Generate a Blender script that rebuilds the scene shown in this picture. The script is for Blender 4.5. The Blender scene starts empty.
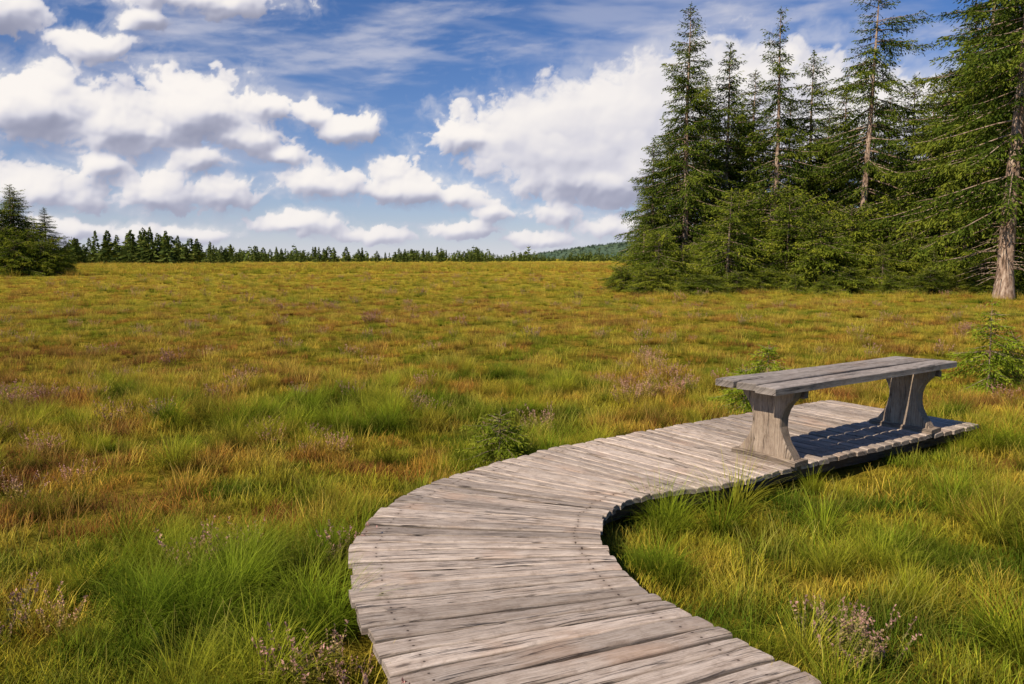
import bpy, math, bmesh, numpy as np
from mathutils import Vector
S=bpy.context.scene
COL=S.collection
rng=np.random.default_rng(7)
S.view_settings.view_transform='Standard'; S.view_settings.look='None'; S.view_settings.exposure=0

# ------------------------------------------------------------ helpers
def link(o,parent=None):
    COL.objects.link(o)
    if parent is not None: o.parent=parent
    return o
def mesh_np(name,verts,faces,mat=None,smooth=False,fattr=None,pattr=None,validate=True):
    me=bpy.data.meshes.new(name)
    verts=np.asarray(verts,dtype=np.float32); faces=np.asarray(faces,dtype=np.int32)
    n,k=faces.shape
    me.vertices.add(len(verts)); me.vertices.foreach_set('co',verts.ravel())
    me.loops.add(n*k); me.loops.foreach_set('vertex_index',faces.ravel())
    me.polygons.add(n)
    me.polygons.foreach_set('loop_start',np.arange(0,n*k,k,dtype=np.int32))
    me.update(calc_edges=True)
    if validate: me.validate()
    if smooth: me.polygons.foreach_set('use_smooth',np.ones(len(me.polygons),dtype=bool))
    for nm,a in (fattr or {}).items():
        at=me.attributes.new(nm,'FLOAT','FACE'); at.data.foreach_set('value',np.asarray(a,dtype=np.float32))
    for nm,a in (pattr or {}).items():
        at=me.attributes.new(nm,'FLOAT','POINT'); at.data.foreach_set('value',np.asarray(a,dtype=np.float32))
    if mat: me.materials.append(mat)
    return me
_tab=np.random.default_rng(99).random((8,256,256))
def vn(x,y,seed=0):
    t=_tab[seed%8]; x=x+seed*17.3; y=y+seed*9.1
    xi=np.floor(x).astype(int); yi=np.floor(y).astype(int); fx=x-xi; fy=y-yi
    fx=fx*fx*fx*(fx*(fx*6-15)+10); fy=fy*fy*fy*(fy*(fy*6-15)+10)
    a=t[yi&255,xi&255];b=t[yi&255,(xi+1)&255];c=t[(yi+1)&255,xi&255];d=t[(yi+1)&255,(xi+1)&255]
    return (a*(1-fx)+b*fx)*(1-fy)+(c*(1-fx)+d*fx)*fy
def fbm(x,y,oct=5,seed=0,rough=.5):
    s=0;a=1;n=0
    for i in range(oct):
        c,s_=math.cos(i*.7),math.sin(i*.7)
        s=s+a*vn((x*c-y*s_)*2**i,(x*s_+y*c)*2**i,seed+i); n+=a; a*=rough
    return s/n
def worley(x,y,seed=0):
    xi=np.floor(x).astype(int); yi=np.floor(y).astype(int); best=np.full(x.shape,9.)
    tx=_tab[seed%8];ty=_tab[(seed+3)%8]
    for dx in (-1,0,1):
        for dy in (-1,0,1):
            cx=xi+dx;cy=yi+dy
            px=cx+tx[cy&255,cx&255];py=cy+ty[cy&255,cx&255]
            best=np.minimum(best,(px-x)**2+(py-y)**2)
    return np.sqrt(best)
def sst(v,a,b):
    t=np.clip((v-a)/(b-a),0,1); return t*t*(3-2*t)
class NT:
    def __init__(s,nt): s.t=nt
    def n(s,ty,**kw):
        x=s.t.nodes.new(ty)
        for k,v in kw.items(): setattr(x,k,v)
        return x
    def put(s,sock,v):
        if isinstance(v,bpy.types.NodeSocket): s.t.links.new(v,sock)
        elif v is not None:
            if hasattr(sock.default_value,'__len__') and not hasattr(v,'__len__'): v=[v]*len(sock.default_value)
            if hasattr(v,'__len__') and len(v)==3 and len(sock.default_value)==4: v=(*v,1)
            sock.default_value=v
    def m(s,op,a,b=None,c=None,clamp=False):
        x=s.n('ShaderNodeMath',operation=op,use_clamp=clamp)
        s.put(x.inputs[0],a)
        if b is not None: s.put(x.inputs[1],b)
        if c is not None: s.put(x.inputs[2],c)
        return x.outputs[0]
    def vm(s,op,a,b=None):
        x=s.n('ShaderNodeVectorMath',operation=op); s.put(x.inputs[0],a)
        if b is not None: s.put(x.inputs[1],b)
        return x.outputs[0]
    def scale(s,v,k):
        x=s.n('ShaderNodeVectorMath',operation='SCALE'); s.put(x.inputs[0],v); s.put(x.inputs[3],k); return x.outputs[0]
    def xyz(s,x=0,y=0,z=0):
        c=s.n('ShaderNodeCombineXYZ')
        for i,v in enumerate((x,y,z)): s.put(c.inputs[i],v)
        return c.outputs[0]
    def sep(s,v):
        c=s.n('ShaderNodeSeparateXYZ'); s.put(c.inputs[0],v); return c.outputs
    def noise(s,vec,scale,detail=4,rough=.5,dim='3D',dist=0):
        x=s.n('ShaderNodeTexNoise',noise_dimensions=dim); s.put(x.inputs['Vector'],vec)
        x.inputs['Scale'].default_value=scale; x.inputs['Detail'].default_value=detail; x.inputs['Roughness'].default_value=rough
        x.inputs['Distortion'].default_value=dist
        return x.outputs[0]
    def ramp(s,f,stops):
        x=s.n('ShaderNodeValToRGB'); s.put(x.inputs[0],f); cr=x.color_ramp
        while len(cr.elements)<len(stops): cr.elements.new(.5)
        for e,(p,c) in zip(cr.elements,stops):
            e.position=p; e.color=(*c,1) if len(c)==3 else c
        return x.outputs[0]
    def mix(s,f,a,b,mode='MIX'):
        x=s.n('ShaderNodeMix',data_type='RGBA',blend_type=mode); s.put(x.inputs[0],f); s.put(x.inputs[6],a); s.put(x.inputs[7],b)
        return x.outputs[2]
    def ss(s,v,a,b,lo=0,hi=1):
        x=s.n('ShaderNodeMapRange',interpolation_type='SMOOTHSTEP'); s.put(x.inputs[0],v)
        for i,k in enumerate((a,b,lo,hi)): x.inputs[i+1].default_value=k
        return x.outputs[0]
    def attr(s,name,out=2,ty='GEOMETRY'):
        x=s.n('ShaderNodeAttribute'); x.attribute_name=name; x.attribute_type=ty; return x.outputs[out]
def newmat(name):
    m=bpy.data.materials.new(name); m.use_nodes=True; m.node_tree.nodes.clear()
    return m,NT(m.node_tree)
def bsdf_out(N,col,rough=.9,bump=None,bstr=.3,bdist=.01,spec=.2):
    b=N.n('ShaderNodeBsdfPrincipled'); N.put(b.inputs['Base Color'],col); N.put(b.inputs['Roughness'],rough)
    b.inputs['Specular IOR Level'].default_value=spec
    if bump is not None:
        bp=N.n('ShaderNodeBump'); bp.inputs['Strength'].default_value=bstr; bp.inputs['Distance'].default_value=bdist
        N.put(bp.inputs['Height'],bump); N.t.links.new(bp.outputs[0],b.inputs['Normal'])
    o=N.n('ShaderNodeOutputMaterial'); N.t.links.new(b.outputs[0],o.inputs[0])
def leaf_out(N,col,tr=.3):
    d=N.n('ShaderNodeBsdfDiffuse'); N.put(d.inputs[0],col)
    t=N.n('ShaderNodeBsdfTranslucent'); N.put(t.inputs[0],col)
    mx=N.n('ShaderNodeMixShader'); mx.inputs[0].default_value=tr
    N.t.links.new(d.outputs[0],mx.inputs[1]); N.t.links.new(t.outputs[0],mx.inputs[2])
    o=N.n('ShaderNodeOutputMaterial'); N.t.links.new(mx.outputs[0],o.inputs[0])

# ------------------------------------------------------------ meadow colour
STOPS=[(.0,(.10,.16,.012)),(.24,(.24,.28,.02)),(.42,(.44,.37,.03)),(.64,(.61,.43,.055)),(.80,(.53,.26,.045)),(1.,(.27,.105,.035))]
def mcol(x,y):
    v=.30*fbm(x*.34,y*.34,4,1,.6)+.15*fbm(x*.045,y*.045,3,4)+.55*fbm(x*2.3,y*2.3,3,2)
    v=(v-.5)*3.2+.53
    v=v-.17*(1-sst(y,3.0,6.5))
    v=v-.32*np.exp(-((x-3.0)/2.8)**2-((y-3.7)/2.0)**2)
    v=v+.30*np.exp(-((x+3.6)/1.7)**2-((y-5.8)/1.1)**2)
    v=np.clip(v,0,1); p=[s[0] for s in STOPS]
    return np.stack([np.interp(v,p,[s[1][i] for s in STOPS]) for i in range(3)],-1),v
def grass_mat(name,tip,tipf,tr=.35):
    m,N=newmat(name)
    c=N.attr('pc',0,'INSTANCER')
    h=N.attr('h'); t=N.attr('tint')
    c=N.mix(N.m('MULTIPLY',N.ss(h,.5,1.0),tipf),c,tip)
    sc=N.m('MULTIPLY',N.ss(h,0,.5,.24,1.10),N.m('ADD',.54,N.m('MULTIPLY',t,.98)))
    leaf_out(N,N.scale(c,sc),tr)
    return m
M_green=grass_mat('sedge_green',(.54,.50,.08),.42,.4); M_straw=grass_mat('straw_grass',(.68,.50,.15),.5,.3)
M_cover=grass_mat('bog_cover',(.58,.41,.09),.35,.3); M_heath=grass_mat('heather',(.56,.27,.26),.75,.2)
m,N=newmat('meadow_ground')
g=N.n('ShaderNodeNewGeometry').outputs['Position']; y=N.sep(g)[1]
f=N.noise(g,7,5,.7); f2=N.noise(g,1.5,4,.65); f3=N.noise(g,.07,3,.6)
v=N.m('ADD',N.m('ADD',N.m('MULTIPLY',f2,.5),N.m('MULTIPLY',f3,.22)),N.m('MULTIPLY',f,.28))
c=N.ramp(v,[(.37,(.17,.20,.015)),(.44,(.36,.33,.026)),(.53,(.55,.41,.045)),(.60,(.54,.34,.045)),(.69,(.30,.14,.035))])
k=N.m('MULTIPLY',N.ss(f,.34,.62,.5,1.1),N.ss(y,6,60,.42,1.02))
bsdf_out(N,N.scale(c,k),1,bump=f,bstr=.8,bdist=.1,spec=0); M_ground=m

def wood_mat(name,c_lo,c_mid,c_hi,nails=True,dirt=.45):
    m,N=newmat(name)
    uv=N.n('ShaderNodeUVMap'); uv.uv_map='grain'; u,vv,_=N.sep(uv.outputs[0])
    t=N.attr('tint')
    warp=N.noise(N.xyz(N.m('MULTIPLY',u,1.6),N.m('MULTIPLY',vv,5),0),1,2,.5)
    vw=N.m('ADD',vv,N.m('MULTIPLY',warp,.014))
    g1=N.noise(N.xyz(N.m('MULTIPLY',u,2.2),N.m('MULTIPLY',vw,150),0),1,4,.65)
    g2=N.noise(N.xyz(N.m('MULTIPLY',u,12),N.m('MULTIPLY',vw,480),3),1,3,.6)
    g3=N.noise(N.xyz(N.m('MULTIPLY',u,3.4),N.m('MULTIPLY',vv,13),7),2.2,6,.75)
    gr=N.m('ADD',N.m('ADD',N.m('MULTIPLY',g1,.38),N.m('MULTIPLY',g2,.24)),N.m('MULTIPLY',g3,.38))
    c=N.ramp(gr,[(.39,c_lo),(.48,c_mid),(.60,c_hi)])
    crn=N.noise(N.xyz(N.m('MULTIPLY',u,1.3),N.m('MULTIPLY',vw,50),11),1,2,.5)
    crack=N.ss(N.m('ABSOLUTE',N.m('SUBTRACT',crn,.5)),.0,.017,1,0)
    crm=N.ss(N.noise(N.xyz(N.m('MULTIPLY',u,1.2),N.m('MULTIPLY',vv,7),5),1.5,2,.5),.47,.55)
    crack=N.m('MULTIPLY',crack,crm)
    c=N.mix(N.m('MULTIPLY',crack,.85),c,(.05,.038,.03))
    gm=N.noise(N.xyz(u,N.m('MULTIPLY',vv,1.5),2),9,6,.8)
    c=N.mix(N.ss(gm,.50,.66,0,dirt),c,(c_lo[0]*.75,c_lo[1]*.70,c_lo[2]*.64))
    c=N.mix(N.ss(N.noise(N.xyz(u,vv,9),2.6,3,.5),.54,.76,0,.4),c,(c_mid[0]*1.05,c_mid[1]*.82,c_mid[2]*.66))
    vo=N.n('ShaderNodeTexVoronoi'); N.put(vo.inputs['Vector'],N.xyz(N.m('MULTIPLY',u,1.6),N.m('MULTIPLY',vv,5.5),0)); vo.inputs['Scale'].default_value=1.0
    c=N.mix(N.ss(vo.outputs['Distance'],.03,.075,.75,0),c,(.08,.055,.04))
    if nails:
        uv2=N.n('ShaderNodeUVMap'); uv2.uv_map='nail'; a,b,_=N.sep(uv2.outputs[0])
        dx=N.m('SUBTRACT',a,.14); dy=N.m('SUBTRACT',N.m('ABSOLUTE',b),.026)
        d=N.m('SQRT',N.m('ADD',N.m('MULTIPLY',dx,dx),N.m('MULTIPLY',dy,dy)))
        c=N.mix(N.ss(d,.004,.007,.9,0),c,(.03,.022,.018))
        c=N.mix(N.ss(d,.004,.03,.25,0),c,(.14,.08,.05))
    hgt=N.m('SUBTRACT',gr,N.m('MULTIPLY',crack,.9))
    k=N.m('ADD',.68,N.m('MULTIPLY',t,.60))
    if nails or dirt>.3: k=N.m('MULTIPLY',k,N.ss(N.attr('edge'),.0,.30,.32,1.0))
    bsdf_out(N,N.scale(c,k),.8,bump=hgt,bstr=1.0,bdist=.010,spec=.2)
    return m
M_deck=wood_mat('weathered_planks',(.31,.23,.17),(.54,.42,.32),(.76,.625,.50))
M_beam=wood_mat('dark_beam',(.05,.038,.028),(.11,.082,.06),(.18,.135,.10),False,.2)  # darker wood tone than the deck planks
M_seat=wood_mat('weathered_bench_top',(.19,.155,.125),(.38,.315,.26),(.59,.50,.42),False)
M_leg=wood_mat('weathered_bench_leg',(.15,.105,.07),(.33,.245,.175),(.52,.405,.29),False,.35)

def foliage_mat(name,dark,lit,tip,tr=.25):
    m,N=newmat(name)
    t=N.attr('tint'); r=N.n('ShaderNodeObjectInfo').outputs['Random']
    g=N.n('ShaderNodeNewGeometry').outputs['Position']
    n=N.noise(g,.6,2,.6)
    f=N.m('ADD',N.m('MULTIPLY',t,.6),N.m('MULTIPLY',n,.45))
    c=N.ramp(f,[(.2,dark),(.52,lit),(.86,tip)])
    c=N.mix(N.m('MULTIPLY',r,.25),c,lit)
    leaf_out(N,c,tr); return m
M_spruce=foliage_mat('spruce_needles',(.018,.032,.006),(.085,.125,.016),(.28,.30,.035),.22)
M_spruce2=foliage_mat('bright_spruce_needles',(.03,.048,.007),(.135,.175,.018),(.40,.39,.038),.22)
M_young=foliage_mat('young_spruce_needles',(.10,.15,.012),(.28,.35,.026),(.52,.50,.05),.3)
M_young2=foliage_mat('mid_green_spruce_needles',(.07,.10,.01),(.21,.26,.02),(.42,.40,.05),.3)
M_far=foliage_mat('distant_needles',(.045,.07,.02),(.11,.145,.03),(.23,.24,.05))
m,N=newmat('spruce_bark'); g=N.n('ShaderNodeNewGeometry').outputs['Position']
xx,yy,zz=N.sep(g); n=N.noise(N.xyz(N.m('MULTIPLY',xx,9),N.m('MULTIPLY',yy,9),N.m('MULTIPLY',zz,2.2)),1,4,.7)
bsdf_out(N,N.ramp(n,[(.35,(.11,.07,.045)),(.5,(.33,.22,.155)),(.65,(.56,.43,.32))]),.9,spec=.1); M_bark=m
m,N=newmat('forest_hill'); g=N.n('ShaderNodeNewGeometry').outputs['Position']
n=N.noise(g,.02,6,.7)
bsdf_out(N,N.ramp(n,[(.35,(.08,.125,.085)),(.55,(.11,.155,.09)),(.65,(.17,.20,.09))]),1,spec=0); M_hill=m  # distance haze is mixed into the hill's greens, likewise its needles
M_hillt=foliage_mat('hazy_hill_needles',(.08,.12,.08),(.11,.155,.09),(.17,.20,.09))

# ------------------------------------------------------------ terrain
def gz(x,y):
    x=np.asarray(x,float); y=np.asarray(y,float); d=np.hypot(x,y)
    a=np.clip(1-(d-30)/120,0,1)
    z=.042*np.sin(x*2.3+1.3*np.sin(y*1.1))*np.cos(y*2.0+.7*np.sin(x*1.7))+.04*np.sin(x*.61+1)*np.sin(y*.53+.4)+.03*np.sin(x*.27-y*.31)
    return -.175+z*a
def geo(b,n,p):
    t=np.linspace(-1,1,n); return np.sign(t)*(np.abs(t)**p)*b
xs=geo(4000,421,4.2); ys=np.concatenate([-(np.linspace(1,0,40,endpoint=False)**3)*2500,(np.linspace(0,1,420)**3.6)*4500])
X,Y=np.meshgrid(xs,ys); Z=gz(X,Y)
V=np.stack([X.ravel(),Y.ravel(),Z.ravel()],1); nx=len(xs); ny=len(ys)
I=(np.arange(ny-1)[:,None]*nx+np.arange(nx-1)[None,:]).ravel()
F=np.stack([I,I+1,I+1+nx,I+nx],1)
o=link(bpy.data.objects.new('ground',mesh_np('ground',V,F,M_ground,True)))
o['kind']='structure'; o['label']='wide flat bog meadow of golden green grass'; o['category']='ground'
hx=np.linspace(-1,1,120); hy=np.linspace(-1,1,30); HX,HY=np.meshgrid(hx,hy)
HC,HW=480,480
def hillz(a,b): return 46*np.clip(1-a**2-b**2,0,1)**.95-1
HZ=hillz(HX,HY)
V=np.stack([(HC+HX*HW).ravel(),(1700+HY*400).ravel(),HZ.ravel()],1); nx=120
I=(np.arange(29)[:,None]*nx+np.arange(nx-1)[None,:]).ravel()
o=link(bpy.data.objects.new('hill',mesh_np('hill',V,np.stack([I,I+1,I+1+nx,I+nx],1),M_hill,True)))
o['kind']='structure'; o['label']='low forested hill rising beyond the meadow'; o['category']='hill'

# ------------------------------------------------------------ planks
def planks_mesh(name,specs,mat,nx=20,amp=.004):
    vs=[];fs=[];uvg=[];uvn=[];tint=[];edge=[]
    for (a0,a1,b0,b1,zt,th,tn) in specs:
        a0,a1,b0,b1=[np.array(p,float) for p in (a0,a1,b0,b1)]
        base=len(vs)
        W0=np.linalg.norm(a1-a0); W1=np.linalg.norm(b1-b0); Ln=np.linalg.norm((a0+a1-b0-b1)/2)
        bv=.009
        ph=rng.uniform(0,6.28,6); uo=rng.uniform(0,50); vo=rng.uniform(0,50)
        tilt=rng.normal(0,.0025); tz=rng.normal(0,.002); cup=rng.uniform(-.003,.003); bow=rng.normal(0,.004)
        for i in range(nx+1):
            s=i/nx; W=W0*(1-s)+W1*s
            e0=amp*(math.sin(s*7+ph[0])+.6*math.sin(s*19+ph[1])+rng.normal(0,.3))*min(1,W/.1)
            e1=amp*(math.sin(s*6+ph[2])+.6*math.sin(s*21+ph[3])+rng.normal(0,.3))*min(1,W/.1)
            b=min(.25,bv/max(W,.01))
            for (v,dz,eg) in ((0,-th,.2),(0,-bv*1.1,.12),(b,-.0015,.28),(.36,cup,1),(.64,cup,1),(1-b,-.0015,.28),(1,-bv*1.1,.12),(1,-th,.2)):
                P=(a0*(1-v)+a1*v)*(1-s)+(b0*(1-v)+b1*v)*s
                lat=((a1-a0)*(1-s)+(b1-b0)*s); lat=lat/max(np.linalg.norm(lat),1e-6)
                P2=P+lat*((e0*(1-v))+e1*v)
                z=zt+dz+tilt*(v-.5)*2+tz*(s-.5)*2+bow*math.sin(math.pi*s)+(rng.normal(0,.0006) if dz>-.02 else 0)
                if s==0 or s==1: z-= .003 if dz>-.02 else 0
                vs.append((P2[0],P2[1],z)); edge.append(eg)
                uvg.append((uo+s*Ln,vo+v*W+(dz if dz<-.02 else 0)))
                uvn.append((min(s,1-s)*Ln,(v-.5)*W if dz>-.02 else 9))
        for i in range(nx):
            for j in range(8):
                k=(j+1)%8
                fs.append((base+i*8+j,base+(i+1)*8+j,base+(i+1)*8+k,base+i*8+k)); tint.append(tn)
        for e,rev in ((0,False),(nx,True)):
            q=[base+e*8+j for j in range(8)]
            for f in ((q[0],q[1],q[6],q[7]),(q[1],q[2],q[5],q[6]),(q[2],q[3],q[4],q[5])):
                fs.append(f[::-1] if rev else f); tint.append(tn*.75)
    me=bpy.data.meshes.new(name); me.from_pydata(vs,[],fs)
    for nm,arr in (('grain',uvg),('nail',uvn)):
        u=me.uv_layers.new(name=nm); arr=np.array(arr,dtype=np.float32)
        li=np.empty(len(me.loops),dtype=np.int32); me.loops.foreach_get('vertex_index',li)
        u.data.foreach_set('uv',arr[li].ravel())
    at=me.attributes.new('tint','FLOAT','FACE'); at.data.foreach_set('value',np.array(tint,dtype=np.float32))
    at=me.attributes.new('edge','FLOAT','POINT'); at.data.foreach_set('value',np.array(edge,dtype=np.float32))
    me.materials.append(mat); me.update()
    bm=bmesh.new(); bm.from_mesh(me); bmesh.ops.recalc_face_normals(bm,faces=bm.faces); bm.to_mesh(me); bm.free()
    return me
Lp=np.array([(.75,.55),(.38,1.2),(.03,1.9),(-.38,2.62),(-.63,3.2),(-.77,3.65),(-.84,4.12),(-.81,4.55),(-.67,5.0),(-.34,5.5),(.08,5.98),(.58,6.42),(1.25,6.93),(2.35,7.70),(3.43,8.42)])
Rp=np.array([(1.9,1.2),(1.55,1.85),(1.20,2.55),(.83,3.15),(.61,3.52),(.52,3.82),(.49,4.08),(.505,4.33),(.57,4.58),(.72,4.84),(1.02,5.03),(1.50,5.24),(2.10,5.68),(3.19,6.42),(4.30,7.15)])
def cr(P,t):
    n=len(P)-1; i=min(int(t),n-1); f=t-i
    p0=P[max(i-1,0)];p1=P[i];p2=P[i+1];p3=P[min(i+2,n)]
    return .5*((2*p1)+(-p0+p2)*f+(2*p0-5*p1+4*p2-p3)*f*f+(-p0+3*p1-3*p2+p3)*f**3)
T=np.linspace(0,len(Lp)-1,1500)
LD=np.array([cr(Lp,t) for t in T]); RD=np.array([cr(Rp,t) for t in T])
sl=np.concatenate([[0],np.cumsum(.62*np.linalg.norm(np.diff(LD,axis=0),axis=1)+.38*np.linalg.norm(np.diff(RD,axis=0),axis=1))])
def at(s):
    return (np.array([np.interp(s,sl,LD[:,0]),np.interp(s,sl,LD[:,1])]),np.array([np.interp(s,sl,RD[:,0]),np.interp(s,sl,RD[:,1])]))
specs=[]; s=0; total=sl[-1]
while s<total-.05:
    w=rng.uniform(.105,.138); e=min(s+w,total)
    g=.005+rng.uniform(0,.0035)
    A0,B0=at(s+g); A1,B1=at(e-g)
    d=(A0-B0)/np.linalg.norm(A0-B0); ea=rng.normal(0,.010); eb=rng.normal(0,.008)
    specs.append((A0+d*ea,A1+d*(ea+rng.normal(0,.003)),B0-d*eb,B1-d*(eb+rng.normal(0,.003)),0.0,.038,float(np.clip(rng.normal(.5,.27),0,1))))
    s=e
walk=link(bpy.data.objects.new('boardwalk_path',planks_mesh('boardwalk_path',specs,M_deck)))
walk['kind']='structure'; walk['label']='curving weathered plank boardwalk widening into a bench platform'; walk['category']='boardwalk'
bs=[]
for f in (.12,.5,.88):
    ss_=np.linspace(0.02,total-.06,44)
    for i in range(len(ss_)-1):
        a,b=at(ss_[i]); c_,d_=at(ss_[i+1])
        p=a*(1-f)+b*f; q=c_*(1-f)+d_*f
        t=(q-p)/max(np.linalg.norm(q-p),1e-6); n=np.array([-t[1],t[0]])*.04
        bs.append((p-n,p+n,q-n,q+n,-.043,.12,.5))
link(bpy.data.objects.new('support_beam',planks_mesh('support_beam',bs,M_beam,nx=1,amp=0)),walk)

# ------------------------------------------------------------ bench
ang=math.atan2(.574,.819); C=np.array([2.70,6.42]); HT=.60
bench=link(bpy.data.objects.new('park_bench',None)); bench.location=(C[0],C[1],0); bench.rotation_euler=(0,0,ang); bench.empty_display_size=.2
bench['label']='backless weathered grey wooden bench with hourglass legs on the boardwalk'; bench['category']='bench'
sp=[]; w=.188
for i,(x0,x1) in enumerate(((-1.25,1.28),(-1.22,1.29),(-1.24,1.27))):
    y0=-.282+i*w+.006; y1=y0+w-.012
    sp.append(((x0,y0),(x0+.006,y1),(x1,y0),(x1-.008,y1),HT,.055,(.62,.40,.55)[i]))
link(bpy.data.objects.new('seat',planks_mesh('seat',sp,M_seat,nx=26,amp=.0035)),bench)
def leg_mesh():
    prof=[(.0,.25),(.04,.243),(.08,.218),(.13,.178),(.19,.145),(.26,.128),(.33,.130),(.39,.152),(.44,.185),(.48,.222),(.541,.235)]
    vs=[];fs=[];ug=[]
    h=.05; cols=[-1,-.94,-.4,.0,.4,.94,1]; nc=len(cols)
    for z,hw in prof:
        for sgn in (-1,1):
            for c_ in cols:
                th=h-(.010 if abs(c_)==1 else 0)+rng.normal(0,.0015)
                vs.append((sgn*th,c_*hw+rng.normal(0,.002),z)); ug.append((z+3+sgn*.7,c_*hw+sgn*2))
    n=2*nc
    for i in range(len(prof)-1):
        for j in range(nc-1):
            a=i*n+j; fs.append((a,a+n,a+n+1,a+1))
            a=i*n+nc+j; fs.append((a,a+1,a+n+1,a+n))
        a=i*n; fs.append((a,a+nc,a+nc+n,a+n)); a=i*n+nc-1; fs.append((a,a+n,a+n+nc,a+nc))
    top=(len(prof)-1)*n
    for j in range(nc-1):
        fs.append((top+j,top+nc+j,top+nc+j+1,top+j+1)); fs.append((j,j+1,nc+j+1,nc+j))
    me=bpy.data.meshes.new('leg'); me.from_pydata(vs,[],fs)
    li=np.empty(len(me.loops),dtype=np.int32); me.loops.foreach_get('vertex_index',li)
    u=me.uv_layers.new(name='grain'); u.data.foreach_set('uv',np.array(ug,dtype=np.float32)[li].ravel())
    a=me.attributes.new('tint','FLOAT','FACE'); a.data.foreach_set('value',np.full(len(fs),.5,dtype=np.float32))
    a=me.attributes.new('edge','FLOAT','POINT'); a.data.foreach_set('value',np.full(len(vs),1,dtype=np.float32))
    me.materials.append(M_leg)
    bm=bmesh.new(); bm.from_mesh(me); bmesh.ops.recalc_face_normals(bm,faces=bm.faces); bm.to_mesh(me); bm.free()
    return me
for x in (-.93,.97):
    l=link(bpy.data.objects.new('leg',leg_mesh()),bench); l.location=(x,0,.0)
    link(bpy.data.objects.new('foot',planks_mesh('foot',[((-.085,-.285),(.085,-.28),(-.083,.285),(.085,.282),.04,.037,.5)],M_leg,nx=6,amp=.002)),l)
    link(bpy.data.objects.new('batten',planks_mesh('batten',[((.054,-.25),(.10,-.25),(.054,.25),(.10,.25),.540,.06,.35)],M_leg,nx=6,amp=.001)),l)

# ------------------------------------------------------------ trees
def rhombs(P,D,Ln,Wd,rg):
    n=len(P)
    rnd=rg.normal(size=(n,3)); rnd[:,2]+=.9
    side=np.cross(D,rnd); side/=np.linalg.norm(side,axis=1)[:,None]+1e-9
    nrm=np.cross(side,D)
    a=P; b=P+D*(Ln*.42)[:,None]+side*(Wd*.5)[:,None]-nrm*(Wd*.12)[:,None]; c=P+D*Ln[:,None]; d=P+D*(Ln*.42)[:,None]-side*(Wd*.5)[:,None]-nrm*(Wd*.12)[:,None]
    V=np.stack([a,b,c,d],1).reshape(-1,3); F=np.arange(4*n).reshape(n,4)
    return V,F
def tube(pts,rad,k=7):
    pts=np.array(pts,float); V=[];F=[]
    for i,p in enumerate(pts):
        t=pts[min(i+1,len(pts)-1)]-pts[max(i-1,0)]; t/=np.linalg.norm(t)+1e-9
        u=np.cross(t,[0,0,1.] if abs(t[2])<.9 else [1.,0,0]); u/=np.linalg.norm(u); w=np.cross(t,u)
        for j in range(k):
            a=2*math.pi*j/k; V.append(p+rad[i]*(math.cos(a)*u+math.sin(a)*w))
    for i in range(len(pts)-1):
        for j in range(k):
            F.append((i*k+j,i*k+(j+1)%k,(i+1)*k+(j+1)%k,(i+1)*k+j))
    return np.array(V),np.array(F)
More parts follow.
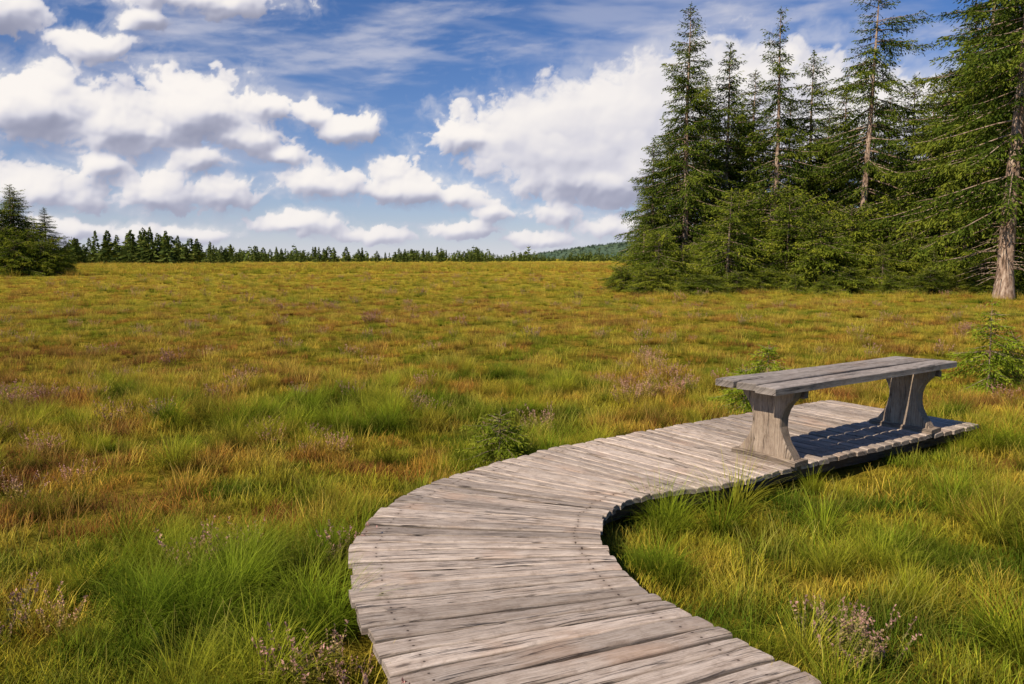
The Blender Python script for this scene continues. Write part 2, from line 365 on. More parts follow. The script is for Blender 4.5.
def spruce(name,seed,H,R,cb=.03,wh=46,per=5,spray=.22,tw_step=.17,gap=.15,dead=0,power=.8,mat=None,wid=.36,ragged=.3,rk=.0135,droop=.42):
    rg=np.random.default_rng(seed)
    PV=[];PF=[];off=0
    lean=rg.normal(0,.012,2)
    def tc(z): return np.array([lean[0]*z+.04*H/16*math.sin(z*.5),lean[1]*z,z])
    zz=np.linspace(-.1,H*.985,16); r0=H*rk
    tv,tf=tube([tc(z) for z in zz],[max(r0*(1-z/H)**.85*(1.35 if z<=0 else 1),.006*H/16) for z in zz],9)
    PV.append(tv);PF.append(tf);off+=len(tv)
    P=[];D=[];L=[];W=[];Tn=[]
    side_bias=rg.uniform(0,6.28); phs=rg.uniform(0,6.28,4)
    for i in range(wh):
        t=(i+rg.uniform(-.5,.5))/wh; t=min(max(t,0),.995)
        for j in range(per):
            tt=min(max(t+rg.normal(0,.30/wh),0),.995)
            z=H*(cb+(1-cb)*tt**.92)
            az=j*6.283/per+i*2.1+rg.normal(0,.4)
            lump=math.sin(az*2+tt*9+phs[0])*.5+math.sin(az*1+tt*21+phs[1])*.5
            if rg.random()<gap-lump*.2: continue
            rr=R*min(1.0,(1-tt)**power*1.02+.015)*rg.uniform(.5,1.12)*(1+.14*math.cos(az-side_bias)+ragged*lump)
            if tt<.12: rr*=.72+tt*2.3
            if rg.random()<.12: rr*=1.32
            if rr<.03*R: rr=.03*R
            up=np.interp(tt,[0,.3,.7,1],[-.28,-.18,.04,.8])+rg.normal(0,.09)
            h=np.array([math.cos(az),math.sin(az),0]); b0=tc(z); bl=rg.normal(0,.14)
            def bp(s): return b0+h*(rr*s)+np.array([0,0,1])*(rr*(up*s-droop*s*s+.32*s**3))
            ns=6; pts=[bp(s) for s in np.linspace(0,1,ns)]
            br=max(.0035*rr+.006*H/16,.002)
            tv,tf=tube(pts,[br*(1-.8*s)*2.0 for s in np.linspace(0,1,ns)],4)
            PV.append(tv);PF.append(tf+off);off+=len(tv)
            n=max(3,int(rr/tw_step))
            for s in np.linspace(.14,1,n):
                for sd in (-1,1,0):
                    if sd==0 and rg.random()<.3: continue
                    if rg.random()<.07: continue
                    a=az+sd*rg.uniform(.5,1.1)
                    tl=(rr*(.33*(1-s)**.7+.09)+spray*.8)*rg.uniform(.5,1.2); tl=min(tl,max(spray*4.5,.034*H))
                    d=np.array([math.cos(a),math.sin(a),rg.uniform(-1.15,-.15)+.4*tt]); d/=np.linalg.norm(d)
                    p0=bp(s); k=max(1,int(tl/(spray*.55)))
                    for q in range(k):
                        f=q/k
                        P.append(p0+d*tl*f+np.array([0,0,-.18*tl*f*f])+rg.normal(0,spray*.14,3))
                        dd=d+rg.normal(0,.32,3); dd[2]-=.18
                        D.append(dd/np.linalg.norm(dd)); L.append(spray*rg.uniform(.7,1.4)); W.append(spray*wid*rg.uniform(.7,1.3))
                        Tn.append(.05+.55*s+.28*f+rg.normal(0,.14)+bl)  # tint rises outward: inner crown shade and lit tips put into needle colour
    for q in range(8):
        P.append(tc(H*(.965+.005*q))); d=np.array([rg.normal(0,.3),rg.normal(0,.3),1.]);D.append(d/np.linalg.norm(d));L.append(spray*1.2);W.append(spray*.25);Tn.append(.7)
    for q in range(dead):
        z=H*rg.uniform(.04,max(cb,.15)); a=rg.uniform(0,6.28); l=R*rg.uniform(.2,.5); b0=tc(z)
        tv,tf=tube([b0,b0+np.array([math.cos(a)*l*.5,math.sin(a)*l*.5,-.02*l]),b0+np.array([math.cos(a)*l,math.sin(a)*l,-.22*l])],[.022,.013,.004],4)
        PV.append(tv);PF.append(tf+off);off+=len(tv)
    trunk=mesh_np(name+'_trunk',np.concatenate(PV),np.concatenate(PF),M_bark,True)
    V,F=rhombs(np.array(P),np.array(D),np.array(L),np.array(W),rg)
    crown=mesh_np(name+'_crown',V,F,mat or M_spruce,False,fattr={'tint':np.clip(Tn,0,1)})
    return trunk,crown
def place(meshes,name,x,y,sc,rot,label,cat,group=None,sxy=1,zoff=0):
    e=link(bpy.data.objects.new(name,None)); e.location=(x,y,float(gz(x,y))+zoff); e.scale=(sc*sxy,sc*sxy,sc); e.rotation_euler=(0,0,rot); e.empty_display_size=.3
    e['label']=label; e['category']=cat
    if group: e['group']=group
    link(bpy.data.objects.new('trunk',meshes[0]),e); link(bpy.data.objects.new('crown',meshes[1]),e)
    return e
VA=spruce('a',1,16.5,4.0,.02,54,6,.155,.14,.10,wid=.36,ragged=.38,power=.80)
VB=spruce('b',2,16,2.9,.04,46,5,.155,.14,.18,power=.74,ragged=.5,wid=.36)
VC=spruce('c',3,16.8,3.4,.26,38,5,.155,.14,.24,dead=22,power=.60,ragged=.5,wid=.36)
VD=spruce('d',4,14,3.5,.02,50,6,.155,.14,.09,wid=.36,ragged=.38,power=.78)
VE=spruce('e',5,18.5,4.6,.04,54,6,.17,.15,.12,dead=14,power=.68,wid=.36,ragged=.42)
VF=spruce('f',15,18.5,4.1,.19,42,5,.17,.15,.20,dead=50,power=.55,ragged=.45,wid=.36,rk=.017)
VS=spruce('s',6,5,2.1,.02,24,6,.11,.11,.07,wid=.36,mat=M_spruce2)
VS2=spruce('s2',8,4,2.0,.02,20,6,.11,.11,.07,power=.6,wid=.36,mat=M_spruce2)
VBsh=spruce('bsh',9,4,2.6,.02,18,7,.13,.12,.08,power=.42,wid=.38,mat=M_spruce2)
G1='spruces at the edge of the meadow'
def U(u,d): return (u-512)/796*d
dk='dense dark spruce beside a taller spruce'
big=[(VA,683,48,16.4,'tall dense spruce with boughs reaching the grass'),(VD,722,50,14.6,dk),
(VB,773,48,16.1,'slender spruce with a thin ragged top'),(VD,806,49,13.9,'bushy spruce between taller trees'),
(VC,857,46,17.6,'tall spruce with open crown and bare lower trunk'),(VD,903,50,12.8,'rounded dense spruce in the grove'),
(VA,934,47,12.6,'shorter full spruce in the grove'),(VE,972,43,19.4,'massive spruce with heavy drooping boughs'),
(VF,1003,33,19.5,'huge spruce with bare pale trunk at its foot'),(VE,1062,38,19.5,'massive spruce with heavy drooping boughs'),
(VA,748,53,13.8,dk),(VD,836,52,12.8,dk),
(VA,957,50,17.2,'tall dense spruce with boughs reaching the grass'),(VD,652,49,8.8,'shorter full spruce at the grove edge'),
(VA,703,54,13.8,dk),(VD,880,55,12.8,dk),(VD,785,55,12.6,dk),(VA,925,56,14.2,dk),(VD,1012,50,19,dk),(VD,1130,48,15,dk),
(VA,822,57,12.6,dk),(VD,865,58,13.0,dk),(VA,735,58,12.8,dk),(VE,1035,45,19.5,dk),(VD,666,56,10.8,dk),(VA,990,47,19.0,dk)]
Hn={id(VA):16.5,id(VB):16,id(VC):16.8,id(VD):14,id(VE):18.5,id(VF):18.5}
for i,(v,u,d,H,lab) in enumerate(big):
    sc=H/Hn[id(v)]; place(v,'spruce_tree',U(u,d),d,sc,i*1.9,lab,'tree',G1,sxy=1.0 if sc>.88 else 1.12)
for i in range(50):
    u=640+i*9+rng.uniform(-5,5)
    d=rng.uniform(40,45.5) if u<930 else rng.uniform(38,42)
    H=rng.uniform(1.5,5.8)*(0.6 if u<665 else 1)
    if 968<u<1035: H=rng.uniform(1.0,2.0)
    v=(VS,VS2,VBsh)[i%3]
    place(v,'young_spruce_tree',U(u,d),d,H/(5,4,4)[i%3],rng.uniform(0,6),'young spruce filling in below tall trees','tree','young spruces below the grove',sxy=rng.uniform(.95,1.25))
for i in range(22):
    u=622+i*20+rng.uniform(-8,8); d=rng.uniform(36.5,40)
    h_=rng.uniform(.6,1.3)
    if u>960: d-=1; h_*=.7
    place(VBsh,'low_spruce_bush',U(u,d),d,h_/4,rng.uniform(0,6),'low bright spruce bush at the meadow margin','bush','low bushes in front of the grove',sxy=rng.uniform(1.3,2.0))
def recol(v,m):
    c=v[1].copy(); c.materials.clear(); c.materials.append(m); return (v[0],c)
VSd=recol(VS,M_spruce2); VBd=recol(VBsh,M_spruce2); VDl=recol(VD,M_spruce2); VAl=recol(VA,M_spruce2)
Hv={id(VAl):16.5,id(VDl):14,id(VSd):5,id(VBd):4}
for (v,u,d,H,sx,lab) in ((VDl,17,77,8.6,1.75,'lone pointed spruce at the meadow edge'),(VDl,19,78,8.0,1.8,'dense spruce in a small clump'),(VAl,49,79,6.6,1.5,'small spruce beside a taller one'),(VSd,32,78,5.0,1.2,'small spruce beside a taller one'),(VDl,-6,75,7.4,1.9,'young spruce among bushes'),(VSd,6,76,6.2,1.2,'young spruce among bushes'),(VBd,4,74,4.6,1.1,'low bushy spruce at the meadow edge'),(VBd,32,75,4.2,1.1,'low bushy spruce at the meadow edge'),(VBd,56,76,3.6,1.0,'low bushy spruce at the meadow edge'),(VSd,68,80,3.4,1.2,'low bushy spruce at the meadow edge'),(VBd,-14,73,3.5,1.3,'low bushy spruce at the meadow edge'),(VDl,-30,80,9,1.2,'lone spruce at the meadow edge'),(VBd,44,74,3.2,1.2,'low bushy spruce at the meadow edge'),(VBd,18,73,3.4,1.3,'low bushy spruce at the meadow edge')):
    place(v,'spruce_tree',U(u,d),d,H/Hv[id(v)],u*.1,lab,'tree','spruce clump at the meadow edge',sxy=sx)
SA=spruce('sap',21,1.10,.50,.04,13,6,.046,.030,.08,mat=M_young,wid=.26)
SA2=spruce('sap3',23,.8,.42,.03,12,7,.044,.030,.03,mat=M_young,wid=.28,power=.6)
SB=spruce('sap2',22,.55,.42,.02,11,8,.040,.027,.02,power=.5,mat=M_young2,wid=.26)
place(SA,'spruce_sapling',6.05,10.0,1.0,.4,'bushy yellow green spruce sapling in the grass','sapling',zoff=.05,sxy=1.2)
place(SA2,'spruce_sapling',2.92,9.0,.86,1.4,'small bright spruce sapling behind the bench','sapling',sxy=1.2,zoff=.06)
place(SB,'spruce_sapling',-.10,6.35,.72,1.2,'low bushy spruce seedling beside the boardwalk','sapling',sxy=1.2,zoff=.05)
place(SA2,'spruce_sapling',2.50,8.45,.62,2.2,'low bushy spruce seedling behind the bench','sapling',zoff=.06,sxy=1.3)
place(SB,'spruce_sapling',6.6,10.4,1.1,3.2,'low bushy spruce seedling in tall grass','sapling',zoff=.05)
# distant tree line
def fartree(seed,R=.2,cb=.05,tiers=22,per=8):
    rg=np.random.default_rng(seed); P=[];D=[];L=[];W=[];Tn=[]
    for i in range(tiers):
        t=i/tiers; z=cb+(1-cb)*t
        lo=1+.5*math.sin(i*.9+seed)
        for j in range(per):
            a=rg.uniform(0,6.28); r=R*(1-t)**.8*rg.uniform(.35,1.05)*(.75+.35*lo)
            P.append((math.cos(a)*r*.3,math.sin(a)*r*.3,z)); d=np.array([math.cos(a),math.sin(a),rg.uniform(-.6,.2)]);D.append(d/np.linalg.norm(d));L.append(r+.02);W.append(.085 if tiers>10 else .3);Tn.append(rg.random())
    P.append((0,0,.9));D.append(np.array([0,0,1.]));L.append(.1);W.append(.02);Tn.append(.5)
    V,F=rhombs(np.array(P,float),np.array(D),np.array(L),np.array(W),rg)
    tv,tf=tube([(0,0,-.02),(0,0,.5),(0,0,.95)],[.013,.009,.003],5)
    return np.concatenate([V,tv]),np.concatenate([F,tf+len(V)]),np.concatenate([np.clip(Tn,0,1),np.full(len(tf),.1)])
fts=[fartree(40+i,R=r,cb=c_) for i,(r,c_) in enumerate(((.24,.03),(.2,.06),(.32,.03),(.15,.25),(.22,.05),(.38,.03),(.09,.35)))]
lts=[fartree(60+i,R=(.3,.4,.24,.5)[i],cb=.05,tiers=6,per=5) for i in range(4)]
fm=[mesh_np('far_spruce',V,F,M_far,fattr={'tint':t}) for V,F,t in fts]
for i in range(190):
    u=rng.uniform(70,240) if i<115 else rng.uniform(250,505)
    if i<115:
        d=rng.uniform(215,300); H=rng.uniform(3.4,10.)*np.interp(u,[70,110,180,240],[.75,1.1,1.0,.55])
    else: d=rng.uniform(290,360); H=rng.uniform(2.2,6.8)
    x=U(u,d); o=link(bpy.data.objects.new('distant_spruce',fm[i%7])); o.location=(x,d,-.3); wv=rng.uniform(.9,1.6); o.scale=(H*wv,H*wv,H); o.rotation_euler=(0,0,rng.uniform(0,6))
    o['label']='distant dark spruce beyond the open meadow'; o['category']='tree'; o['group']='spruces along the far meadow edge'
def bulk(name,items,mat,label):
    PV=[];PF=[];PT=[];off=0
    for V,F,t in items: PV.append(V);PF.append(F+off);PT.append(t);off+=len(V)
    o=link(bpy.data.objects.new(name,mesh_np(name,np.concatenate(PV),np.concatenate(PF),mat,fattr={'tint':np.concatenate(PT)})))
    o['kind']='stuff'; o['label']=label; o['category']='forest'
it=[]
for i in range(3200):
    u=rng.uniform(-200,1300); d=rng.uniform(370,620); x=U(u,d); H=rng.uniform(1.6,5.6)*d/470*(1.0+.25*math.sin(u*.031)+.25*math.sin(u*.11))
    if rng.random()<.08: H*=1.5
    if u<240: H*=1.25
    V,F,t=lts[i%4]; it.append((V*[H*.9,H*.9,H]+[x,d,-.3],F,t*rng.uniform(.5,1.2)))
bulk('distant_forest',it,M_far,'far band of dark forest along the horizon')
it=[]
for i in range(3000):
    a=rng.uniform(-1,1);b=rng.uniform(-1,.15)
    if a*a+b*b>1: continue
    H=rng.uniform(2.5,5); V,F,t=lts[i%4]; it.append((V*[H*1.6,H*1.6,H]+[HC+a*HW,1700+b*400,float(hillz(a,b))-.5],F,t*.8))
bulk('hillside_forest',it,M_hillt,'hazy spruce forest covering the low hill')

# ------------------------------------------------------------ grass
def tuft(name,seed,n,h0,h1,spread,a0,a1,wd,mat,segs=4,leaves=0,fount=.8):
    rg=np.random.default_rng(seed); V=[];F=[];Hh=[];Tt=[];off=0
    for b in range(n):
        az=rg.uniform(0,6.283); r=spread*math.sqrt(rg.random()); p=np.array([math.cos(az)*r,math.sin(az)*r,-.02])
        da=az+rg.normal(0,fount); l=rg.uniform(h0,h1); s0=rg.uniform(0,a0); s1=s0+rg.uniform(.2,1)*a1
        hd=np.array([math.cos(da),math.sin(da),0]); sd=np.array([-math.sin(da),math.cos(da),0])
        w=wd*rg.uniform(.7,1.2); t=rg.random(); tw=rg.uniform(-.8,.8); q0=[]
        sdd=sd*math.cos(tw)+hd*math.sin(tw)
        for i in range(segs+1):
            f=i/segs; a=s0+(s1-s0)*f
            ww=w*(1-f**1.6)+.0006
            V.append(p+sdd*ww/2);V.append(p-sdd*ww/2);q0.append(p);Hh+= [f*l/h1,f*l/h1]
            p=p+(hd*math.sin(a)+np.array([0,0,math.cos(a)]))*l/segs
        for i in range(segs):
            a=off+2*i; F.append((a,a+1,a+3,a+2)); Tt.append(t)
        off+=2*(segs+1)
        for q in range(leaves):
            f=rg.uniform(.3,1)*segs; i=min(int(f),segs-1); c_=q0[i]*(1-(f-i))+q0[i+1]*(f-i)
            d=rg.normal(0,1,3); d[2]=abs(d[2])*.8+.3; d/=np.linalg.norm(d); s_=np.cross(d,rg.normal(0,1,3)); s_/=np.linalg.norm(s_)
            ll=rg.uniform(.008,.018); ww=.0035
            V+= [c_,c_+d*ll*.5+s_*ww,c_+d*ll,c_+d*ll*.5-s_*ww]; Hh+= [f/segs*.9+.05]*4
            F.append((off,off+1,off+2,off+3)); Tt.append(rg.random()); off+=4
    me=mesh_np(name,np.array(V),np.array(F),mat,True,fattr={'tint':Tt},pattr={'h':Hh})
    return bpy.data.objects.new(name,me)
def collection(name,objs):
    c=bpy.data.collections.new(name)
    for o in objs: c.objects.link(o)
    return c
cg=collection('sedge_sources',[tuft('sedge_%d'%i,100+i,190,.15,.40,.06,.6,2.1,.0026,M_green,segs=5,fount=.5) for i in range(6)])
cc=collection('cover_sources',[tuft('cover_%d'%i,150+i,110,.05,.13,.15,.8,1.1,.0032,M_cover,segs=3,fount=2) for i in range(5)])
cs=collection('straw_sources',[tuft('straw_%d'%i,200+i,60,.10,.22,.12,.4,1.2,.0024,M_straw) for i in range(4)])
ch=collection('heather_sources',[tuft('heath_%d'%i,300+i,28,.10,.24,.09,.45,.5,.0024,M_heath,segs=3,leaves=26) for i in range(4)])
def inside(poly,x,y):
    r=np.zeros(len(x),bool); n=len(poly); j=n-1
    for i in range(n):
        xi,yi=poly[i];xj,yj=poly[j]
        c_=((yi>y)!=(yj>y))&(x<(xj-xi)*(y-yi)/((yj-yi) if yj!=yi else 1e-9)+xi); r^=c_; j=i
    return r
dn=(LD-RD); dn/=np.linalg.norm(dn,axis=1)[:,None]
def mkpoly(m):
    endv=np.array([.819,.574])*m
    return np.concatenate([(LD+dn*m)[::15],[LD[-1]+endv+dn[-1]*m,RD[-1]+endv-dn[-1]*m],(RD-dn*m)[::15][::-1]])
P1=mkpoly(.02); P2=mkpoly(.07)
bands=[(1.2,5),(5,12),(12,30),(30,80),(80,260)]
scal=[1,1,1.05,1.6,4.0]
def scatter(name,coll,nvar,dens,seed,label,cat,keep,poly=P1,colf=None,sb=None):
    rg=np.random.default_rng(seed); Xs=[];Ys=[];Ss=[]
    for (r0,r1),sc,den in zip(bands,scal,dens):
        half=math.radians(44); n=int(half*(r1*r1-r0*r0)*den)
        r=np.sqrt(rg.uniform(r0*r0,r1*r1,n)); a=rg.uniform(-half,half,n)
        Xs.append(r*np.sin(a));Ys.append(r*np.cos(a));Ss.append(sc*rg.uniform(.6,1.35,n))
    x=np.concatenate(Xs);y=np.concatenate(Ys);s=np.concatenate(Ss)
    k=~inside(poly,x,y); k&=keep(x,y,rg); x,y,s=x[k],y[k],s[k]
    if sb is not None: s=s*sb(x,y)
    z=gz(x,y)
    me=bpy.data.meshes.new(name); me.vertices.add(len(x)); me.vertices.foreach_set('co',np.stack([x,y,z],1).astype(np.float32).ravel())
    rot=np.stack([rg.normal(0,.10,len(x)),rg.normal(0,.10,len(x)),rg.uniform(0,6.28,len(x))],1).astype(np.float32)
    a=me.attributes.new('rot','FLOAT_VECTOR','POINT'); a.data.foreach_set('vector',rot.ravel())
    a=me.attributes.new('scl','FLOAT','POINT'); a.data.foreach_set('value',s.astype(np.float32))
    a=me.attributes.new('idx','INT','POINT'); a.data.foreach_set('value',rg.integers(0,nvar,len(x)).astype(np.int32))
    c,v=mcol(x,y); c=colf(c,v,rg,y)*rg.uniform(.72,1.26,(len(x),1))
    a=me.attributes.new('pc','FLOAT_COLOR','POINT'); a.data.foreach_set('color',np.concatenate([c,np.ones((len(x),1))],1).astype(np.float32).ravel())
    o=link(bpy.data.objects.new(name,me)); o['kind']='stuff'; o['label']=label; o['category']=cat
    nt=bpy.data.node_groups.new(name+'_nodes','GeometryNodeTree')
    nt.interface.new_socket('Geometry',in_out='INPUT',socket_type='NodeSocketGeometry'); nt.interface.new_socket('Geometry',in_out='OUTPUT',socket_type='NodeSocketGeometry')
    gi=nt.nodes.new('NodeGroupInput'); go=nt.nodes.new('NodeGroupOutput'); ip=nt.nodes.new('GeometryNodeInstanceOnPoints')
    ci=nt.nodes.new('GeometryNodeCollectionInfo'); ci.inputs[0].default_value=coll; ci.inputs[1].default_value=True; ci.inputs[2].default_value=True
    def na(nm,ty):
        q=nt.nodes.new('GeometryNodeInputNamedAttribute'); q.data_type=ty; q.inputs[0].default_value=nm; return q.outputs[0]
    L_=nt.links.new
    L_(gi.outputs[0],ip.inputs['Points']); L_(ci.outputs[0],ip.inputs['Instance']); ip.inputs['Pick Instance'].default_value=True
    L_(na('idx','INT'),ip.inputs['Instance Index']); L_(na('rot','FLOAT_VECTOR'),ip.inputs['Rotation']); L_(na('scl','FLOAT'),ip.inputs['Scale']); L_(ip.outputs[0],go.inputs[0])
    md=o.modifiers.new('scatter','NODES'); md.node_group=nt
    print(name,len(x))
def hspot(x,y): return .60*np.exp(-((x-1.12)/.17)**2-((y-3.36)/.16)**2)+.60*np.exp(-((x-1.38)/.17)**2-((y-3.12)/.17)**2)+.50*np.exp(-((x+.80)/.15)**2-((y-3.0)/.2)**2)
def tuss(x,y): return fbm(x*1.9,y*1.9,2,3)*.65+fbm(x*.4,y*.4,2,6)*.35
def nearR(x,y):
    return .13*np.exp(-((x-2.6)/2.0)**2-((y-3.9)/1.5)**2)+.14*np.exp(-((x-.95)/.45)**2-((y-4.4)/.6)**2)+.10*np.exp(-((x+1.4)/.9)**2-((y-3.7)/1.6)**2)-.05*sst(y,7,14)-.1*np.exp(-((x+3.6)/1.6)**2-((y-6.0)/1.2)**2)-.5*hspot(x,y)
def mixc(c,t,f):
    f=np.asarray(f)
    if f.ndim: f=f[:,None]
    return c*(1-f)+np.array(t)*f
scatter('sedge_grass',cg,6,(50,26,6,1.0,.08),11,'long arching green sedge tussocks across the bog','grass',
        lambda x,y,r: tuss(x,y)+nearR(x,y)>r.normal(.55,.03,len(x)),P2,lambda c,v,r,y: mixc(c,(.22,.285,.017),.62-.30*sst(y,6,14)),
        lambda x,y: (.60+.50*fbm(x*1.1,y*1.1,2,5))*(1-.42*sst(y,6,14)))
scatter('bog_cover',cc,5,(64,36,11,1.8,.17),14,'short mixed golden and rusty bog vegetation','grass',lambda x,y,r: np.ones(len(x),bool),P1,lambda c,v,r,y: c)
scatter('straw_grass',cs,4,(18,13,5,.9,.08),12,'dry golden straw grass mixed through the meadow','grass',
        lambda x,y,r: (r.random(len(x))<np.clip(.30+y/16,0,1))&(hspot(x,y)<.2),P2,lambda c,v,r,y: mixc(c,(.62,.47,.09),.35))
def hkeep(x,y,r):
    g=fbm(x*1.6,y*1.6,3,2)-.25*((x>.4)&(y<9))-.06*(y<9)
    g=g+hspot(x,y)+.05*np.exp(-((x+3.6)/1.8)**2-((y-5.9)/1.3)**2)+.42*np.exp(-((x-1.75)/.45)**2-((y-4.95)/.16)**2)
    return g>r.normal(.64,.03,len(x))
scatter('heather_cover',ch,4,(75,12,1.8,.25,0),13,'low brown heather patches with pinkish tips','heather',hkeep,
        P1,lambda c,v,r,y: mixc(c,(.22,.17,.06),.6))

# ------------------------------------------------------------ sky
SUN_EL=math.radians(39); sdir=np.array([-.75,-.66]); sdir/=np.linalg.norm(sdir)
w=bpy.data.worlds.new('World'); S.world=w; w.use_nodes=True; w.node_tree.nodes.clear(); N=NT(w.node_tree)
sky=N.n('ShaderNodeTexSky'); sky.sky_type='NISHITA'; sky.sun_disc=False; sky.sun_elevation=SUN_EL
sky.sun_rotation=math.atan2(sdir[0],sdir[1]); sky.air_density=1.0; sky.dust_density=.2; sky.ozone_density=3.0
bg=N.n('ShaderNodeBackground'); N.put(bg.inputs[0],N.vm('MULTIPLY',sky.outputs[0],(.38,.59,.92))); bg.inputs[1].default_value=.1
o=N.n('ShaderNodeOutputWorld'); N.t.links.new(bg.outputs[0],o.inputs[0])

st=.07
A1=np.arange(-58,58+st/2,st); E1=np.arange(-.5,30,st); AZ,EL=np.meshgrid(A1,E1)
blobs=[(-30.0,8.8,5.6,2.7,2.0),(-21.3,9.4,4.6,2.6,2.0),(-25.5,8.2,4.6,2.0,1.6),(-16.8,9.9,1.8,.9,.9),(-18,7.9,2.4,.9,.9),
(-27.0,13.0,2.5,1.0,.9),(-32.5,14.4,3.2,1.5,1.5),(-21,16.4,6,1.2,1.1),(-24.0,14.6,1.6,.7,.6),
(8.0,9.2,8.0,3.7,3.8),(1.5,8.9,6.0,2.0,2.2),(14.5,10.2,9,4.4,5.2),(4,7.2,8,2.0,2.2),(12,6,8,2.8,2.8),(6,5.4,7,1.6,1.4),(-3,8.4,3.0,1.1,1.2),
(-13.4,5.0,3.0,1.1,.8),(-7.4,4.7,3.2,1.5,1.0),(-3.4,4.3,2.2,1.0,.8),(-8.6,6.1,1.8,1.1,.8),(-11.2,8.8,2.3,1.1,.9),(-13.8,9.8,1.2,.9,.8),
(-23.5,3.7,2.8,2.0,1.1),(-19.8,4.0,2.2,1.4,.9),(-30,3.9,4.6,1.9,1.2),(-26.8,5.6,1.6,.9,.7),(-21.0,6.3,1.8,1.0,.8),(-15.8,7.0,1.8,.7,.6),
(5.2,5.4,1.2,1.0,.7),(3.4,3.1,2.4,1.0,.8),(-1.2,3.1,1.4,.6,.5),(-29,1.7,4,.8,.7),(-22,1.5,3.5,.7,.6),(-15,2.3,3.5,.8,.7),(-9.5,1.6,3,.6,.5),(-4,2.0,3,.7,.6),(2,1.4,3,.5,.5),(9,2.2,5,1.0,.8),
(24,8,9,3.8,3.8),(36,9,8,4,2),(-44,9,8,4,2),(-52,16,9,3,3),(50,14,9,4,2)]
def field(a,e):
    acc=np.full(a.shape,-3.)
    for (a0,e0,ru,rt,rb) in blobs:
        da=(a-a0)/ru; de=np.where(e>e0,(e-e0)/rt,(e0-e)/rb)
        f=1-np.sqrt(da*da+de*de+.02)
        m_=np.maximum(acc,f); h=np.maximum(.35-np.abs(acc-f),0)/.35
        acc=m_+h*h*.35*.25
    return acc
def blur(a,r):
    for ax in (0,1):
        for _ in range(2):
            pad=[(0,0),(0,0)]; pad[ax]=(r+1,r); c=np.cumsum(np.pad(a,pad,mode='edge'),axis=ax)
            n=a.shape[ax]
            hi=np.take(c,np.arange(2*r+1,2*r+1+n),axis=ax); lo=np.take(c,np.arange(0,n),axis=ax)
            a=(hi-lo)/(2*r+1)
    return a
def shft(a,up,left):
    b=np.roll(np.roll(a,-up,0),left,1); b[-up:,:]=a[-up:,:]; return b
wx=(fbm(AZ*.6,EL*.7,5,1,.55)-.5)*2.0; wy=(fbm(AZ*.6+40,EL*.7,5,2,.55)-.5)*2.0
ax_=AZ+wx; ey_=EL+wy*.7
F0=field(AZ+wx*.7,EL+wy*.5)
nb=fbm(ax_*.45,ey_*.60,8,3,.62)-.5
def puff(s,seed): return .5-worley(ax_*s,ey_*s*1.1,seed)
pf=.34*puff(.62,1)+.34*puff(1.3,2)+.22*puff(2.6,4)+.12*puff(5.0,5)
soft=sst(AZ,-4,1)*sst(EL,4.5,6.5)
Dn=F0*1.25+nb*1.30*(1-.5*soft)+pf*(1-.62*soft)+.11
Dc=np.clip(Dn,-.15,1.3)
b1=blur(Dc,1); b2=blur(Dc,4); b3=blur(Dc,14)
g1=b1-shft(b1,3,2); g2=b2-shft(b2,8,4); g3=b3-shft(b3,20,9)
low=sst(blur(fbm(AZ*.5,EL*.8,4,6),2),.35,.65)
shd=.68+g1*.65*(1-.5*soft)+g2*.70*(1-.4*soft)+g3*.85*(1-.5*soft)+(low-.5)*.20+.09*soft
shd=.53+.46*np.tanh((shd-.57)*1.9)
sft=.24+.20*low
cov=sst(Dn,-.05,sft)
cov=cov*(.92+.08*sst(Dn,.2,.5))
thin=sst(Dn,-.60,.2)*.30*(.4+low)
cov=np.maximum(cov,np.clip(thin,0,1))
cp=fbm(AZ*.11+EL*.10+3,EL*.6-AZ*.07,7,6,.58)
ci=sst(cp,.45,.74)*.48*sst(EL,8,13)
ci2=sst(fbm(AZ*.05-EL*.05,EL*.30+AZ*.03,6,5,.6),.44,.70)*.34*sst(EL,4,9)
ci=1-(1-ci)*(1-ci2)
hz=.86*np.exp(-np.maximum(EL,0)/4.2)
ca=1-(1-ci)*(1-hz)
tot=1-(1-cov)*(1-ca)
shade=np.where(tot>1e-4,(cov*shd+(1-cov)*ca*.66)/np.maximum(tot,1e-4),.66)
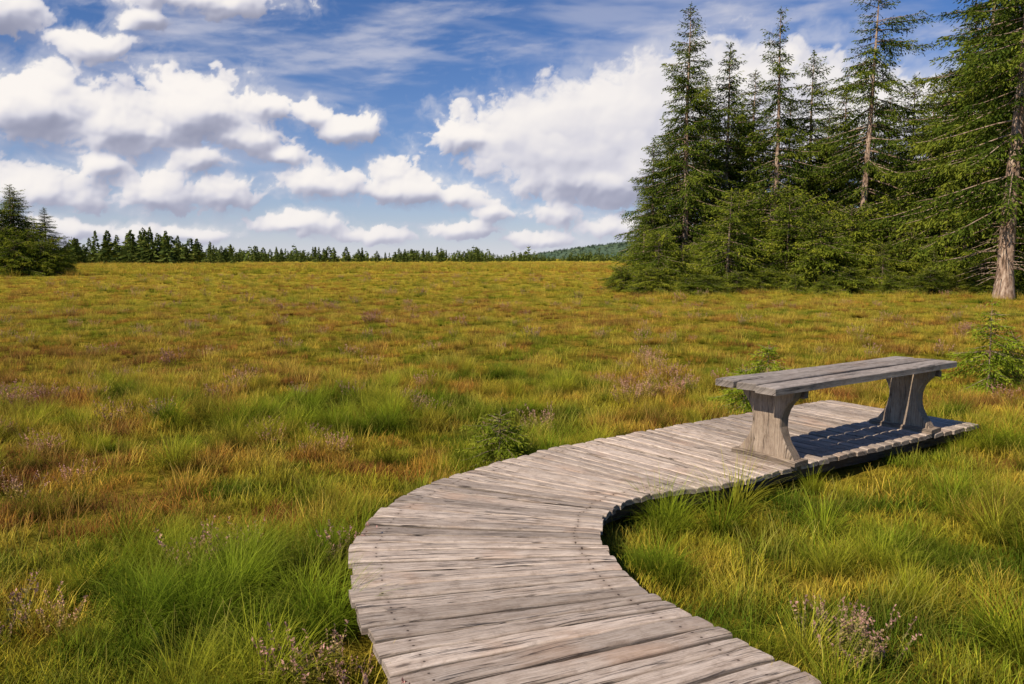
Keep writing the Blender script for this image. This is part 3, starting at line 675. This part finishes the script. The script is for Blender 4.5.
fz=np.exp(-np.maximum(EL,0)/3.0)*.6; shade=shade*(1-fz)+.72*fz
R_=6000.
ar=np.radians(AZ);er=np.radians(EL)
V=np.stack([(R_*np.sin(ar)*np.cos(er)).ravel(),(R_*np.cos(ar)*np.cos(er)).ravel(),(R_*np.sin(er)).ravel()],1)
fade=sst(58-np.abs(AZ),0,6)*sst(30-EL,0,6); tot=tot*fade
nx=len(A1);ny=len(E1); I=(np.arange(ny-1)[:,None]*nx+np.arange(nx-1)[None,:]).ravel()
m,N=newmat('cloud_layer')
sh=N.attr('shade'); cv=N.attr('cover')
c=N.ramp(sh,[(.06,(.27,.285,.39)),(.34,(.43,.44,.55)),(.62,(.68,.67,.74)),(.95,(.97,.92,.88))])
em=N.n('ShaderNodeEmission'); N.put(em.inputs[0],c); tr=N.n('ShaderNodeBsdfTransparent'); mx=N.n('ShaderNodeMixShader')
N.put(mx.inputs[0],cv); N.t.links.new(tr.outputs[0],mx.inputs[1]); N.t.links.new(em.outputs[0],mx.inputs[2])
oo=N.n('ShaderNodeOutputMaterial'); N.t.links.new(mx.outputs[0],oo.inputs[0])
try: m.cycles.emission_sampling='NONE'
except Exception as ex: print(ex)
o=link(bpy.data.objects.new('sky',mesh_np('sky',V,np.stack([I,I+1,I+1+nx,I+nx],1),m,True,pattr={'shade':shade.ravel(),'cover':tot.ravel()},validate=False)))
o['kind']='structure'; o['label']='blue sky with banks of white and grey cumulus'; o['category']='sky'

sl_=bpy.data.lights.new('sun','SUN'); sl_.energy=5.0; sl_.angle=math.radians(.5); sl_.color=(1,.90,.76)
so=link(bpy.data.objects.new('sun',sl_))
dv=Vector((sdir[0]*math.cos(SUN_EL),sdir[1]*math.cos(SUN_EL),math.sin(SUN_EL))); so.rotation_euler=dv.to_track_quat('Z','Y').to_euler(); so.location=(-20,-20,30)

cam=bpy.data.cameras.new('camera'); cam.lens=28; cam.sensor_width=36; cam.clip_end=9000
co=link(bpy.data.objects.new('camera',cam)); co.location=(0,0,1.5); co.rotation_euler=(math.radians(90-6.02),0,0)
S.camera=co
